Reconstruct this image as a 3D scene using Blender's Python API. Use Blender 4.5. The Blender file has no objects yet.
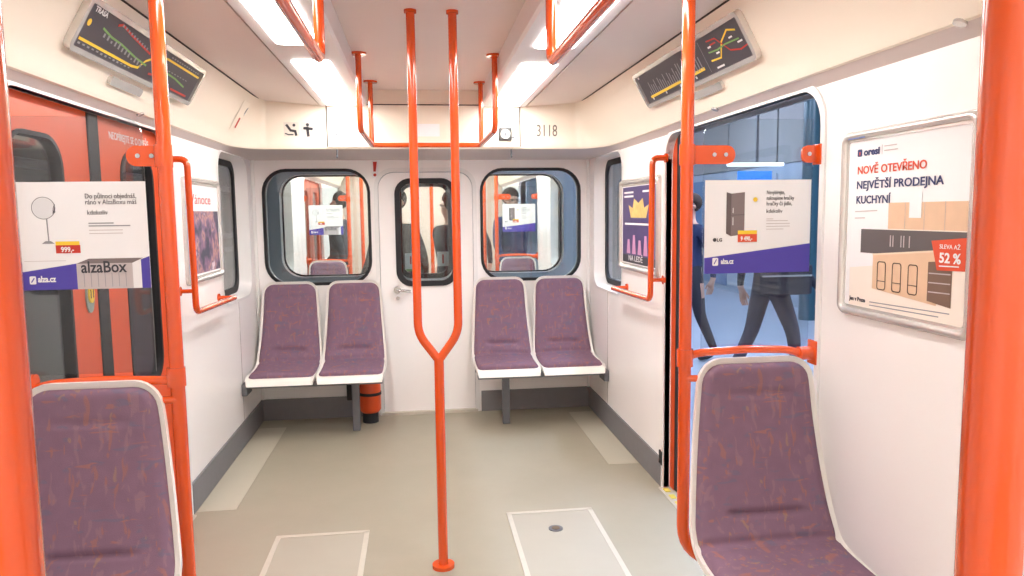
import bpy, bmesh, math, random
from mathutils import Vector, Matrix
from mathutils.geometry import tessellate_polygon
random.seed(7)
scene = bpy.context.scene
col = scene.collection

# ------------------------------------------------------------ camera
F, YAW, PITCH, ROLL = 740.3, .1251, .1010, -.0120
f_ = Vector((math.sin(YAW)*math.cos(PITCH), math.cos(YAW)*math.cos(PITCH), -math.sin(PITCH)))
r_ = Vector((math.cos(YAW), -math.sin(YAW), 0)); u_ = r_.cross(f_)
r2 = r_*math.cos(ROLL)+u_*math.sin(ROLL); u2 = u_*math.cos(ROLL)-r_*math.sin(ROLL)
cam = bpy.data.cameras.new('camera'); co = bpy.data.objects.new('camera', cam); col.objects.link(co)
co.matrix_world = Matrix(((r2.x, u2.x, -f_.x, -.0653), (r2.y, u2.y, -f_.y, 0), (r2.z, u2.z, -f_.z, 1.5837), (0, 0, 0, 1)))
cam.sensor_width = 36; cam.lens = F*36/1024; cam.clip_start = .05
scene.camera = co

# ------------------------------------------------------------ world, exposure, lamp strengths
LAMP = 11.0            # the train's ceiling lights
PLATFORM_LAMP = 70.0   # the cool platform tubes
w = bpy.data.worlds.new('world'); scene.world = w; w.use_nodes = True
w.node_tree.nodes['Background'].inputs[0].default_value = (.55, .65, .8, 1)
w.node_tree.nodes['Background'].inputs[1].default_value = .05
scene.view_settings.view_transform = 'Standard'; scene.view_settings.look = 'None'
scene.view_settings.gamma = 1; scene.view_settings.exposure = 1.08

# ------------------------------------------------------------ materials
def lin(c):
    return tuple(((x/255)/12.92 if x/255 <= .04045 else ((x/255+.055)/1.055)**2.4) for x in c)
def mat(name, c, rough=.5, metal=0, vary=.04, scale=6, bump=0, bscale=200, spec=.5, coat=0):
    m = bpy.data.materials.new(name); m.use_nodes = True; nt = m.node_tree; b = nt.nodes['Principled BSDF']
    c = lin(c)
    tc = nt.nodes.new('ShaderNodeTexCoord'); n = nt.nodes.new('ShaderNodeTexNoise'); n.inputs['Scale'].default_value = scale
    n.inputs['Detail'].default_value = 4
    nt.links.new(tc.outputs['Object'], n.inputs['Vector'])
    mx = nt.nodes.new('ShaderNodeMix'); mx.data_type = 'RGBA'
    mx.inputs[6].default_value = (*[x*(1-vary) for x in c], 1); mx.inputs[7].default_value = (*[min(1, x*(1+vary)) for x in c], 1)
    nt.links.new(n.outputs[0], mx.inputs[0]); nt.links.new(mx.outputs[2], b.inputs['Base Color'])
    b.inputs['Roughness'].default_value = rough; b.inputs['Metallic'].default_value = metal
    b.inputs['Specular IOR Level'].default_value = spec; b.inputs['Coat Weight'].default_value = coat
    if bump:
        n2 = nt.nodes.new('ShaderNodeTexNoise'); n2.inputs['Scale'].default_value = bscale
        nt.links.new(tc.outputs['Object'], n2.inputs['Vector'])
        bp = nt.nodes.new('ShaderNodeBump'); bp.inputs['Strength'].default_value = bump; bp.inputs['Distance'].default_value = .002
        nt.links.new(n2.outputs[0], bp.inputs['Height']); nt.links.new(bp.outputs[0], b.inputs['Normal'])
    return m
def emit(name, c, s):
    m = bpy.data.materials.new(name); m.use_nodes = True; nt = m.node_tree; nt.nodes.clear()
    e = nt.nodes.new('ShaderNodeEmission'); e.inputs[0].default_value = (*lin(c), 1); e.inputs[1].default_value = s
    o = nt.nodes.new('ShaderNodeOutputMaterial'); nt.links.new(e.outputs[0], o.inputs[0]); return m
def glass(name, tint=(235, 240, 242), refl=.9):
    m = bpy.data.materials.new(name); m.use_nodes = True; nt = m.node_tree; nt.nodes.clear()
    t = nt.nodes.new('ShaderNodeBsdfTransparent'); t.inputs[0].default_value = (*lin(tint), 1)
    g = nt.nodes.new('ShaderNodeBsdfGlossy'); g.inputs['Roughness'].default_value = .02; g.inputs[0].default_value = (refl, refl, refl, 1)
    fr = nt.nodes.new('ShaderNodeFresnel'); fr.inputs[0].default_value = 1.45
    ge = nt.nodes.new('ShaderNodeNewGeometry'); mr = nt.nodes.new('ShaderNodeMapRange'); mr.inputs[3].default_value = 1.45; mr.inputs[4].default_value = 1/1.45
    nt.links.new(ge.outputs['Backfacing'], mr.inputs[0]); nt.links.new(mr.outputs[0], fr.inputs[0])   # same reflectance at both faces of the thin pane
    mx = nt.nodes.new('ShaderNodeMixShader'); o = nt.nodes.new('ShaderNodeOutputMaterial')
    nt.links.new(fr.outputs[0], mx.inputs[0]); nt.links.new(t.outputs[0], mx.inputs[1]); nt.links.new(g.outputs[0], mx.inputs[2])
    nt.links.new(mx.outputs[0], o.inputs[0]); return m
def fabric():
    m = mat('seat_fabric', (132, 104, 122), .9, vary=.10, scale=25, bump=.5, bscale=500, spec=.15)
    nt = m.node_tree; b = nt.nodes['Principled BSDF']; base = b.inputs['Base Color'].links[0].from_socket
    tc = [n for n in nt.nodes if n.type == 'TEX_COORD'][0]; prev = base
    for (sc, rot, c, th, wv) in (((48, 48, 11), .25, (168, 112, 92), .66, 1.1), ((12, 12, 52), .5, (174, 114, 94), .685, 3.3), ((15, 15, 42), -.35, (108, 108, 130), .65, 5.7), ((38, 38, 10), -.2, (150, 118, 128), .64, 8.9), ((40, 40, 16), 0, (166, 132, 102), .70, 12.2)):
        mp = nt.nodes.new('ShaderNodeMapping'); mp.inputs['Scale'].default_value = sc; mp.inputs['Rotation'].default_value = (0, rot, 0); mp.inputs['Location'].default_value = (wv, wv*2, wv*3)
        nt.links.new(tc.outputs['Object'], mp.inputs[0])
        n = nt.nodes.new('ShaderNodeTexNoise'); n.inputs['Scale'].default_value = 1; n.inputs['Detail'].default_value = 1.5; n.inputs['Distortion'].default_value = .6
        nt.links.new(mp.outputs[0], n.inputs['Vector'])
        rp = nt.nodes.new('ShaderNodeMapRange'); rp.inputs[1].default_value = th-.03; rp.inputs[2].default_value = th+.02; rp.inputs[4].default_value = .5
        nt.links.new(n.outputs[0], rp.inputs[0])
        mx = nt.nodes.new('ShaderNodeMix'); mx.data_type = 'RGBA'; mx.inputs[7].default_value = (*lin(c), 1)
        nt.links.new(rp.outputs[0], mx.inputs[0]); nt.links.new(prev, mx.inputs[6]); prev = mx.outputs[2]
    nt.links.new(prev, b.inputs['Base Color']); return m

WALL = mat('wall_laminate', (251, 247, 245), .32, vary=.015, scale=2, spec=.4)
WHITE = mat('white_moulding', (240, 238, 236), .3, vary=.01)
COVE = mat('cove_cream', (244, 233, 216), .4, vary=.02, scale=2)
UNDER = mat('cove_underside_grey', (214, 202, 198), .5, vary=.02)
CEIL = mat('ceiling_beige', (232, 218, 210), .45, vary=.03, scale=3)
CHAN = mat('light_channel_grey', (236, 230, 229), .4, vary=.02)
DARK = mat('dark_gap', (60, 50, 46), .8)
RUBBER = mat('black_rubber', (28, 28, 32), .6)
ORANGE = mat('orange_paint', (226, 84, 24), .18, vary=.03, coat=.6)
ORANGE2 = mat('orange_door_paint', (224, 84, 36), .35, vary=.04)
SHELL = mat('seat_shell_cream', (246, 242, 234), .35, vary=.02)
FABRIC = fabric()
SKIRT = mat('skirting_grey', (128, 127, 130), .6, vary=.06, scale=20)
METAL = mat('grey_metal', (112, 114, 120), .4, .3)
SILVER = mat('silver_frame', (224, 221, 217), .25, .6, vary=.03)
STEEL = mat('polished_steel', (200, 200, 200), .2, 1)
GLASS = glass('clear_glass'); GLASSW = glass('window_glass', (244, 248, 248))
PAPER = mat('white_paper', (243, 242, 243), .6, vary=.01)
INK = mat('black_ink', (60, 58, 66), .6); GREYINK = mat('grey_ink', (150, 150, 155), .6)
PURPLE = mat('purple_ink', (78, 66, 168), .5); REDINK = mat('red_ink', (200, 52, 38), .5); YELINK = mat('yellow_ink', (250, 210, 60), .5)
NAVY = mat('navy_ink', (52, 62, 110), .5); ORINK = mat('orange_ink', (222, 84, 52), .5); MAPBG = mat('map_black', (66, 62, 70), .5)
GREENINK = mat('green_ink', (120, 170, 90), .5); WOOD = mat('printed_wood', (226, 192, 160), .5, vary=.06, scale=30); BOXC = mat('printed_carton', (196, 186, 186), .5)
LIGHTN = emit('lamp_diffuser_next_car', (255, 252, 248), LAMP*1.7)
LIGHTP = emit('lamp_diffuser', (255, 252, 248), LAMP)

def floor_mat():
    m = mat('floor_vinyl', (167, 160, 141), .42, vary=.07, scale=2.5, bump=.15, bscale=300, spec=.45)
    nt = m.node_tree; b = nt.nodes['Principled BSDF']; base = b.inputs['Base Color'].links[0].from_socket
    tc = [n for n in nt.nodes if n.type == 'TEX_COORD'][0]
    n = nt.nodes.new('ShaderNodeTexNoise'); n.inputs['Scale'].default_value = 1.3; n.inputs['Detail'].default_value = 6; n.inputs['Roughness'].default_value = .65
    nt.links.new(tc.outputs['Object'], n.inputs['Vector'])
    rp = nt.nodes.new('ShaderNodeMapRange'); rp.inputs[1].default_value = .4; rp.inputs[2].default_value = .75; rp.inputs[4].default_value = .5
    nt.links.new(n.outputs[0], rp.inputs[0])
    mx = nt.nodes.new('ShaderNodeMix'); mx.data_type = 'RGBA'; mx.inputs[7].default_value = (*lin((152, 144, 125)), 1)
    nt.links.new(rp.outputs[0], mx.inputs[0]); nt.links.new(base, mx.inputs[6]); nt.links.new(mx.outputs[2], b.inputs['Base Color'])
    return m
FLOOR = floor_mat()
PATCH = mat('floor_patch_vinyl', (192, 186, 168), .4, vary=.03); HATCHF = mat('floor_hatch_vinyl', (176, 170, 154), .42, vary=.04)
TRIM = mat('aluminium_trim', (206, 200, 186), .45, .2, vary=.05, scale=30)

# ------------------------------------------------------------ mesh helpers (everything is given in world coordinates)
BASE = {}
class MB:
    def __init__(s): s.v = []; s.f = []; s.mi = []
    def add(s, vs, fs, mi=0):
        o = len(s.v); s.v += [Vector(v) for v in vs]; s.f += [tuple(i+o for i in f) for f in fs]; s.mi += [mi]*len(fs); return s
    def box(s, x0, x1, y0, y1, z0, z1, b=0):
        if x0 > x1: x0, x1 = x1, x0
        if y0 > y1: y0, y1 = y1, y0
        if z0 > z1: z0, z1 = z1, z0
        if b:
            bm = bmesh.new(); bmesh.ops.create_cube(bm, size=1)
            for v in bm.verts: v.co = Vector(((x0+x1)/2+v.co.x*(x1-x0), (y0+y1)/2+v.co.y*(y1-y0), (z0+z1)/2+v.co.z*(z1-z0)))
            bmesh.ops.bevel(bm, geom=bm.edges[:], offset=b, segments=2, affect='EDGES', profile=.6)
            bm.verts.index_update(); s.add([v.co.copy() for v in bm.verts], [[v.index for v in f.verts] for f in bm.faces]); bm.free(); return s
        return s.add([(x, y, z) for x in (x0, x1) for y in (y0, y1) for z in (z0, z1)],
                     [(0, 1, 3, 2), (4, 6, 7, 5), (0, 4, 5, 1), (2, 3, 7, 6), (0, 2, 6, 4), (1, 5, 7, 3)])
    def tube(s, pts, r, n=16, bend=0, cap=True):
        P = [Vector(p) for p in pts]
        if bend:
            Q = [P[0]]
            for i in range(1, len(P)-1):
                a = (P[i-1]-P[i]); c = (P[i+1]-P[i]); d = min(bend, a.length*.49, c.length*.49)
                A = P[i]+a.normalized()*d; B = P[i]+c.normalized()*d
                for k in range(7):
                    t = k/6; Q.append((1-t)**2*A+2*t*(1-t)*P[i]+t*t*B)
            P = Q+[P[-1]]
        T = [(P[min(i+1, len(P)-1)]-P[max(i-1, 0)]).normalized() for i in range(len(P))]
        N = T[0].orthogonal().normalized(); vs = []; fs = []
        for i, p in enumerate(P):
            N = (N-T[i]*N.dot(T[i])).normalized(); B = T[i].cross(N); rr = r[i] if isinstance(r, (list, tuple)) else r
            vs += [p+(N*math.cos(2*math.pi*k/n)+B*math.sin(2*math.pi*k/n))*rr for k in range(n)]
        for i in range(len(P)-1):
            for k in range(n): fs.append((i*n+k, i*n+(k+1) % n, (i+1)*n+(k+1) % n, (i+1)*n+k))
        if cap: fs += [tuple(range(n))[::-1], tuple(range((len(P)-1)*n, len(P)*n))]
        return s.add(vs, fs)
    def disc(s, c, axis, r, h, n=24):   # short cylinder centred at c
        a = Vector(axis).normalized(); c = Vector(c); return s.tube([c-a*h/2, c+a*h/2], r, n)
    def plate(s, outer, holes, to3, t):  # 2-D outline with holes, mapped to 3-D, thickness vector t
        loops = [outer]+list(holes); t = Vector(t)
        flat = [p for l in loops for p in l]; tris = tessellate_polygon([[Vector((p[0], p[1], 0)) for p in l] for l in loops])
        A = [Vector(to3(*p)) for p in flat]; n = len(A); fs = [tuple(x) for x in tris]+[tuple(i+n for i in x)[::-1] for x in tris]
        o = 0
        for l in loops:
            m = len(l); fs += [(o+i, o+(i+1) % m, o+(i+1) % m+n, o+i+n) for i in range(m)]; o += m
        return s.add(A+[a+t for a in A], fs)
    def loft(s, A, B):                 # ring surface between two equal closed loops
        n = len(A); return s.add(list(A)+list(B), [(i, (i+1) % n, (i+1) % n+n, i+n) for i in range(n)])
    def prism(s, prof, y0, y1):        # closed XZ profile swept along Y
        n = len(prof); return s.add([(x, y, z) for y in (y0, y1) for x, z in prof],
            [(i, (i+1) % n, (i+1) % n+n, i+n) for i in range(n)]+[tuple(range(n)), tuple(range(n, 2*n))[::-1]])
    def build(s, name, m, parent=None, smooth=None, label=None, cat=None, group=None, kind=None):
        me = bpy.data.meshes.new(name)
        if parent is not None: o0 = BASE[parent]
        else:
            xs = [v.x for v in s.v]; ys = [v.y for v in s.v]; zs = [v.z for v in s.v]
            o0 = Vector(((min(xs)+max(xs))/2, (min(ys)+max(ys))/2, min(zs)))
        me.from_pydata([v-o0 for v in s.v], [], s.f)
        for mm in (m if isinstance(m, (list, tuple)) else [m]): me.materials.append(mm)
        for p, i in zip(me.polygons, s.mi): p.material_index = i
        bm = bmesh.new(); bm.from_mesh(me); bmesh.ops.recalc_face_normals(bm, faces=bm.faces[:])
        if smooth:
            for f in bm.faces: f.smooth = True
            lim = math.radians(smooth)
            for e in bm.edges: e.smooth = len(e.link_faces) == 2 and e.calc_face_angle(0) < lim
        bm.to_mesh(me); bm.free()
        o = bpy.data.objects.new(name, me); col.objects.link(o)
        if parent is None: o.location = o0; BASE[o] = o0
        else: o.parent = parent; BASE[o] = o0
        tag(o, label, cat, group, kind); return o
def tag(o, label=None, cat=None, group=None, kind=None):
    for k, v in (('label', label), ('category', cat), ('group', group), ('kind', kind)):
        if v: o[k] = v
def thing(name, loc, label=None, cat=None, group=None, kind=None):
    o = bpy.data.objects.new(name, None); o.empty_display_size = .1; col.objects.link(o); o.location = loc; BASE[o] = Vector(loc)
    tag(o, label, cat, group, kind); return o
def copy_tree(o, parent=None, d=(0, 0, 0)):
    c = o.copy(); col.objects.link(c)
    if parent is None: c.location = o.location+Vector(d)
    else: c.parent = parent
    BASE[c] = BASE[o]+Vector(d)
    for ch in list(o.children): copy_tree(ch, c, d)
    return c
def rr(a0, a1, b0, b1, r, n=7, corners=(1, 1, 1, 1)):   # rounded rectangle loop, corners (a0b0, a1b0, a1b1, a0b1)
    out = []
    for (cx, cy, sx, sy, on) in ((a0, b0, 1, 1, corners[0]), (a1, b0, -1, 1, corners[1]), (a1, b1, -1, -1, corners[2]), (a0, b1, 1, -1, corners[3])):
        q = r*on if on else 0
        if q <= 0: out.append((cx, cy)); continue
        s0 = {(1, 1): math.pi, (-1, 1): 1.5*math.pi, (-1, -1): 0, (1, -1): .5*math.pi}[(sx, sy)]
        out += [(cx+sx*q+q*math.cos(s0+math.pi/2*k/n), cy+sy*q+q*math.sin(s0+math.pi/2*k/n)) for k in range(n+1)]
    return out

class Plane:      # a flat print: origin, right and up directions, in metres
    def __init__(s, O, u, v): s.O = Vector(O); s.u = Vector(u).normalized(); s.v = Vector(v).normalized(); s.n = s.u.cross(s.v)
    def p(s, a, b, h=0): return s.O+s.u*a+s.v*b+s.n*h
    def polys(s, polys, name, m, parent, h=.001):
        if len(polys) <= 8: return [MB().plate(q, [], lambda a, b: s.p(a, b, h), -s.n*.0006).build(name, m, parent) for q in polys][-1]
        mb = MB()
        for q in polys: mb.plate(q, [], lambda a, b: s.p(a, b, h), -s.n*.0006)
        return mb.build(name, m, parent, kind='stuff')
    def rects(s, rs, name, m, parent, h=.001): return s.polys([[(a, b), (c, b), (c, d), (a, d)] for a, b, c, d in rs], name, m, parent, h)
    def lines(s, ls, wd, name, m, parent, h=.001):
        many = len(ls) > 8; mb = MB()
        for pts in ls:
            out = []
            for (x0, y0), (x1, y1) in zip(pts, pts[1:]):
                d = Vector((x1-x0, y1-y0)); L = d.length or 1; nx, ny = -d.y/L*wd/2, d.x/L*wd/2; ex, ey = d.x/L*wd/3, d.y/L*wd/3
                out.append([(x0-ex-nx, y0-ey-ny), (x1+ex-nx, y1+ey-ny), (x1+ex+nx, y1+ey+ny), (x0-ex+nx, y0-ey+ny)])
            for q in out: mb.plate(q, [], lambda a, b: s.p(a, b, h), -s.n*.0006)
            if not many: mb.build(name, m, parent); mb = MB()
        if many: mb.build(name, m, parent, kind='stuff')
    def text(s, body, size, a, b, m, parent, h=.001, width=None, name='lettering', bold=0, align='LEFT'):
        cu = bpy.data.curves.new(name, 'FONT'); cu.body = body; cu.size = size; cu.extrude = .0003; cu.align_x = align; cu.resolution_u = 3; cu.offset = bold
        o = bpy.data.objects.new('t', cu); col.objects.link(o); dg = bpy.context.evaluated_depsgraph_get(); dg.update()
        me = bpy.data.meshes.new_from_object(o.evaluated_get(dg)); bpy.data.objects.remove(o); bpy.data.curves.remove(cu)
        if width:
            ws = [v.co.x for v in me.vertices]; k = width/max(1e-6, max(ws)-min(ws))
        else: k = 1
        o0 = BASE[parent]
        for v in me.vertices: v.co = s.p(a+v.co.x*k, b+v.co.y, h+v.co.z)-o0
        me.materials.clear(); me.materials.append(m); o = bpy.data.objects.new(name, me); col.objects.link(o); o.parent = parent; BASE[o] = o0
        return o

# ------------------------------------------------------------ car dimensions
W, D = 1.30, 5.83
YB = -4.2
DJ0, DJ1, DT = 2.39, 3.98, 1.995          # door opening
WY0, WY1, WZ0, WZ1 = 4.86, 5.67, 1.01, 2.0  # side window recess
EW = (.433, 1.218, 1.056, 1.926)
FE = 5.22                                  # fascia above the end seats
def car(fy, own):
    """The shell of one car end; fy maps the length of this car to the world."""
    wn = '' if own else 'neighbouring car '
    flip = lambda a, b: (fy(a), fy(b))
    # floor
    MB().box(-1.42, 1.42, fy(YB if own else 0.5), fy(D+.1), -.08, 0).build('floor', FLOOR, label='grey beige vinyl floor of the metro car' if own else 'floor of the neighbouring car beyond the end windows', cat='floor', kind='structure')
    y0 = YB if own else .5
    for sd, nm in ((-1, 'left'), (1, 'right')):
        holes = [rr(WY0, WY1, WZ0, WZ1, .13)]
        outer = [(y0, 0), (DJ0, 0)]+[(DJ0, DT-.13)]+[(DJ0+.13-.13*math.cos(t), DT-.13+.13*math.sin(t)) for t in [math.pi/2*k/7 for k in range(1, 8)]] + \
                [(DJ1-.13+.13*math.sin(t), DT-.13+.13*math.cos(t)) for t in [math.pi/2*k/7 for k in range(0, 8)]]+[(DJ1, 0), (D+.03, 0), (D+.03, 2.12), (y0, 2.12)]
        wl = MB().plate(outer, holes, lambda a, b: (sd*W, fy(a), b), (sd*.03, 0, 0)).build('wall_'+nm, WALL, smooth=30, kind='structure', cat='wall',
             label=(f'white laminate side wall on the {nm} of the metro car' if own else f'{nm} side wall of the neighbouring car beyond the end windows'))
        # outer skin
        ho = [rr(WY0+.03, WY1+.15, WZ0+.02, WZ1-.02, .08)]
        oo = [(y0, -.05), (DJ0+.01, -.05), (DJ0+.01, DT), (DJ1-.01, DT), (DJ1-.01, -.05), (D+.1, -.05), (D+.1, 2.3), (y0, 2.3)]
        MB().plate(oo, ho, lambda a, b: (sd*1.40, fy(a), b), (sd*.015, 0, 0)).build('outer_skin', OUTER, wl)
        if own:
            MB().box(sd*W, sd*(W-.0015), 5.247, 5.253, .17, 1.0).build('panel_seam', mat('seam_'+nm, (170, 160, 156)), wl)
            # white bright edge of the door opening
            a = [(DJ0-.028, 0)]+[p for p in [(DJ0-.028, DT-.13)]]+[(DJ0+.13-.158*math.cos(t), DT-.13+.158*math.sin(t)) for t in [math.pi/2*k/7 for k in range(1, 8)]]+[(DJ1-.13+.158*math.sin(t), DT-.13+.158*math.cos(t)) for t in [math.pi/2*k/7 for k in range(0, 8)]]+[(DJ1+.028, 0)]
            b = [(DJ1, 0)]+[(DJ1-.13+.13*math.sin(t), DT-.13+.13*math.cos(t)) for t in [math.pi/2*k/7 for k in range(7, -1, -1)]]+[(DJ0+.13-.13*math.cos(t), DT-.13+.13*math.sin(t)) for t in [math.pi/2*k/7 for k in range(7, 0, -1)]]+[(DJ0, DT-.13), (DJ0, 0)]
            MB().plate(a+b, [], lambda p, q: (sd*(W-.008), p, q), (sd*.045, 0, 0)).build('door_opening_edge', WHITE, wl, smooth=30)
        # recessed side window
        wd = thing('window_1' if sd < 0 else 'window_2', (sd*W, fy((WY0+WY1)/2), WZ0), kind='structure', cat='window',
                   label=(f'tall narrow rounded side window in deep white surround, {nm} wall by the end seats' if own else f'{nm} side window of the neighbouring car'))
        A = [(sd*(W-.004), fy(a), b) for a, b in rr(WY0-.012, WY1+.012, WZ0-.012, WZ1+.012, .14)]
        A1 = [(sd*(W-.006), fy(a), b) for a, b in rr(WY0+.006, WY1-.006, WZ0+.006, WZ1-.006, .125)]
        B = [(sd*1.375, fy(a), b) for a, b in rr(WY0+.03, WY1-.06, WZ0+.03, WZ1-.03, .11)]
        MB().loft(A, A1).loft(A1, B).build('window_surround', WHITE, wd, smooth=50)
        MB().plate(rr(WY0+.02, WY1-.05, WZ0+.02, WZ1-.02, .12), [rr(WY0+.06, WY1-.1, WZ0+.07, WZ1-.07, .09)], lambda a, b: (sd*1.372, fy(a), b), (sd*.02, 0, 0)).build('gasket', RUBBER, wd)
        MB().plate(rr(WY0+.05, WY1-.09, WZ0+.06, WZ1-.06, .1), [], lambda a, b: (sd*1.38, fy(a), b), (sd*.006, 0, 0)).build('pane', GLASSW, wd)
        # baseboard
        bb = MB().box(sd*W, sd*(W-.012), fy(DJ1+.03), fy(D), 0, .165)
        if own: bb.box(sd*W, sd*(W-.012), y0, DJ0-.03, 0, .165)
        bb.build('baseboard_'+nm, SKIRT, kind='structure', cat='skirting', label=(f'dark grey skirting along the {nm} wall' if own else f'{nm} skirting in the neighbouring car'))
    # end wall
    dh = [(-.385, 0), (.385, 0), (.385, 1.79)]+[(.385-.14+.14*math.cos(t), 1.79+.14*math.sin(t)) for t in [math.pi/2*k/7 for k in range(1, 8)]]+[(-.385+.14-.14*math.sin(t), 1.79+.14*math.cos(t)) for t in [math.pi/2*k/7 for k in range(0, 8)]]
    out = [(-W, 0)]+[(-.385, 0), (-.385, 1.79)]+[(-.385+.14-.14*math.cos(t), 1.79+.14*math.sin(t)) for t in [math.pi/2*k/7 for k in range(1, 8)]]+[(.385-.14+.14*math.sin(t), 1.79+.14*math.cos(t)) for t in [math.pi/2*k/7 for k in range(0, 8)]]+[(.385, 0), (W, 0), (W, 2.45), (-W, 2.45)]
    hs = [rr(s*EW[0], s*EW[1], EW[2], EW[3], .17) if s > 0 else rr(-EW[1], -EW[0], EW[2], EW[3], .17) for s in (-1, 1)]
    sg = fy(1)-fy(0)
    we = MB().plate(out, hs, lambda a, b: (a, fy(D), b), (0, sg*.03, 0)).build('wall_end' if own else 'wall_far_end', WALL, smooth=30, kind='structure', cat='wall', label='white end wall with two rounded windows and a door' if own else 'end wall of the neighbouring car beyond the gap')
    oo = [(-1.45, -.05)]+out[1:-3]+[(1.45, -.05), (1.45, 2.5), (-1.45, 2.5)]
    MB().plate(oo, hs, lambda a, b: (a, fy(D+.09), b), (0, sg*.03, 0)).build('outer_skin', OUTER, we)
    # door frame moulding
    def arch(hw, top, r): return [(-hw, 0), (-hw, top-r)]+[(-hw+r-r*math.cos(t), top-r+r*math.sin(t)) for t in [math.pi/2*k/7 for k in range(1, 8)]]+[(hw-r+r*math.sin(t), top-r+r*math.cos(t)) for t in [math.pi/2*k/7 for k in range(0, 8)]]+[(hw, 0)]
    MB().plate(arch(.395, 1.94, .15)+arch(.365, 1.91, .12)[::-1], [], lambda a, b: (a, fy(D-.012), b), (0, sg*.05, 0)).build('door_surround', WHITE, we, smooth=40)
    for s in (-1, 1):
        wd = thing('window_3' if s < 0 else 'window_4', (s*(EW[0]+EW[1])/2, fy(D), EW[2]), kind='structure', cat='window',
                   label=(f'large rounded end window above the {"left" if s < 0 else "right"} double seat' if own else f'{"left" if s < 0 else "right"} end window of the neighbouring car'))
        x0, x1 = (EW[0], EW[1]) if s > 0 else (-EW[1], -EW[0])
        MB().plate(rr(x0-.010, x1+.010, EW[2]-.010, EW[3]+.010, .18), [rr(x0+.012, x1-.012, EW[2]+.012, EW[3]-.012, .16)], lambda a, b: (a, fy(D-.008), b), (0, sg*.03, 0)).build('gasket', RUBBER, wd, smooth=30)
        MB().plate(rr(x0, x1, EW[2], EW[3], .17), [], lambda a, b: (a, fy(D+.012), b), (0, sg*.005, 0)).build('pane', GLASSW, wd)
    # end door
    dr = thing('door_1', (0, fy(D+.02), 0), kind='structure', cat='door', label='white end door with rounded window and lever handle' if own else 'end door of the neighbouring car')
    MB().plate(arch(.362, 1.905, .12), [rr(-.215, .215, 1.045, 1.835, .1)], lambda a, b: (a, fy(D+.012), b), (0, sg*.03, 0)).build('door_leaf', WALL, dr, smooth=30)
    MB().plate(rr(-.24, .24, 1.02, 1.86, .12), [rr(-.2, .2, 1.06, 1.82, .09)], lambda a, b: (a, fy(D), b), (0, sg*.05, 0)).build('gasket', RUBBER, dr, smooth=30)
    MB().plate(rr(-.22, .22, 1.04, 1.84, .1), [], lambda a, b: (a, fy(D+.025), b), (0, sg*.005, 0)).build('pane', GLASSW, dr)
    MB().box(-.38, .38, fy(D-.03), fy(D+.1), 0, .022).build('threshold', TRIM, dr)
    if own:
        hd = MB().disc((-.235, D-.004, .995), (0, 1, 0), .028, .012).tube([(-.235, D, .995), (-.235, D-.045, .995), (-.13, D-.045, .985)], .011, 10, .02)
        hd.build('door_handle', STEEL, dr, smooth=40)
        MB().disc((-.235, D-.002, .93), (0, 1, 0), .014, .02).build('lock', STEEL, dr, smooth=40)
    MB().box(-1.3, -.41, fy(D), fy(D-.014), 0, .165).box(.41, 1.3, fy(D), fy(D-.014), 0, .165).build('baseboard_end', SKIRT, kind='structure', cat='skirting', label='dark grey skirting under the end windows' if own else 'end skirting in the neighbouring car')
    for s in (-1, 1):
        MB().box(s*1.3, s*1.275, fy(D), fy(D-.02), .165, 2.03, .006).build('trim_1' if s < 0 else 'trim_2', WHITE, kind='structure', cat='trim', label=(f'white corner strip where the end wall meets the {"left" if s < 0 else "right"} wall' if own else f'{"left" if s < 0 else "right"} corner strip in the neighbouring car'))
    # ceiling
    ce = thing('ceiling', (0, fy(2), 2.43), kind='structure', cat='ceiling', label='beige ceiling with cream coves at both sides and over the end wall' if own else 'ceiling of the neighbouring car')
    MB().box(-.40, .40, fy(y0), fy(FE+.02), 2.43, 2.46).build('centre_panel', CEIL, ce)
    for s in (-1, 1):
        MB().prism([(s*1.083, 2.352), (s*.708, 2.322), (s*.708, 2.34), (s*1.083, 2.37)], fy(y0), fy(FE+.02)).build('side_panel', CEIL, ce)
        MB().prism([(s*.70, 2.34), (s*.70, 2.322), (s*.695, 2.318), (s*.40, 2.318), (s*.388, 2.33), (s*.385, 2.44), (s*.70, 2.44)], fy(y0), fy(FE+.02)).build('light_channel', CHAN, ce)
        MB().box(s*1.08, s*.40, fy(y0), fy(FE+.03), 2.375, 2.43).build('backing', DARK, ce)
    # cove: profile swept down one side, round the corners and across the end
    prof = []   # per station a list of (x, y, z)
    def ring(t, kind, s):
        # t 0 at side, 1 at end
        def arc(cx, cy, rx, ry): return (cx+rx*math.cos(t*math.pi/2), cy+ry*math.sin(t*math.pi/2))
        wx, wy = (1.30, 4.9+(D-4.9)*min(1, 2*t)) if t < .5 else (1.30-.25*(2*t-1), D)
        pts = [(wx, wy, 1.999)]
        for (xi, z, ye) in ((1.262, 2.030, 5.235), (1.250, 2.033, 5.225), (1.243, 2.05, 5.22), (1.238, 2.075, 5.22), (1.222, 2.115, 5.22), (1.09, 2.352, FE), (1.082, 2.36, FE), (1.082, 2.46, FE)):
            x, y = arc(1.05, 4.9, xi-1.05, ye-4.9); pts.append((x, y, z))
        return [(s*x, fy(y), z) for x, y, z in pts]
    st = []
    def side(s): return [(s*x, y, z) for x, y, z in [(1.30, 0, 1.997), (1.262, 0, 2.030), (1.250, 0, 2.033), (1.243, 0, 2.05), (1.238, 0, 2.075), (1.222, 0, 2.115), (1.09, 0, 2.352), (1.082, 0, 2.36), (1.082, 0, 2.46)]]
    st.append([(x, fy(y0), z) for x, y, z in side(-1)])
    for k in range(13): st.append(ring(k/12, 0, -1))
    for k in range(12, -1, -1): st.append(ring(k/12, 0, 1))
    st.append([(x, fy(y0), z) for x, y, z in side(1)])
    n = len(st[0]); allp = [p for q in st for p in q]
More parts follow.
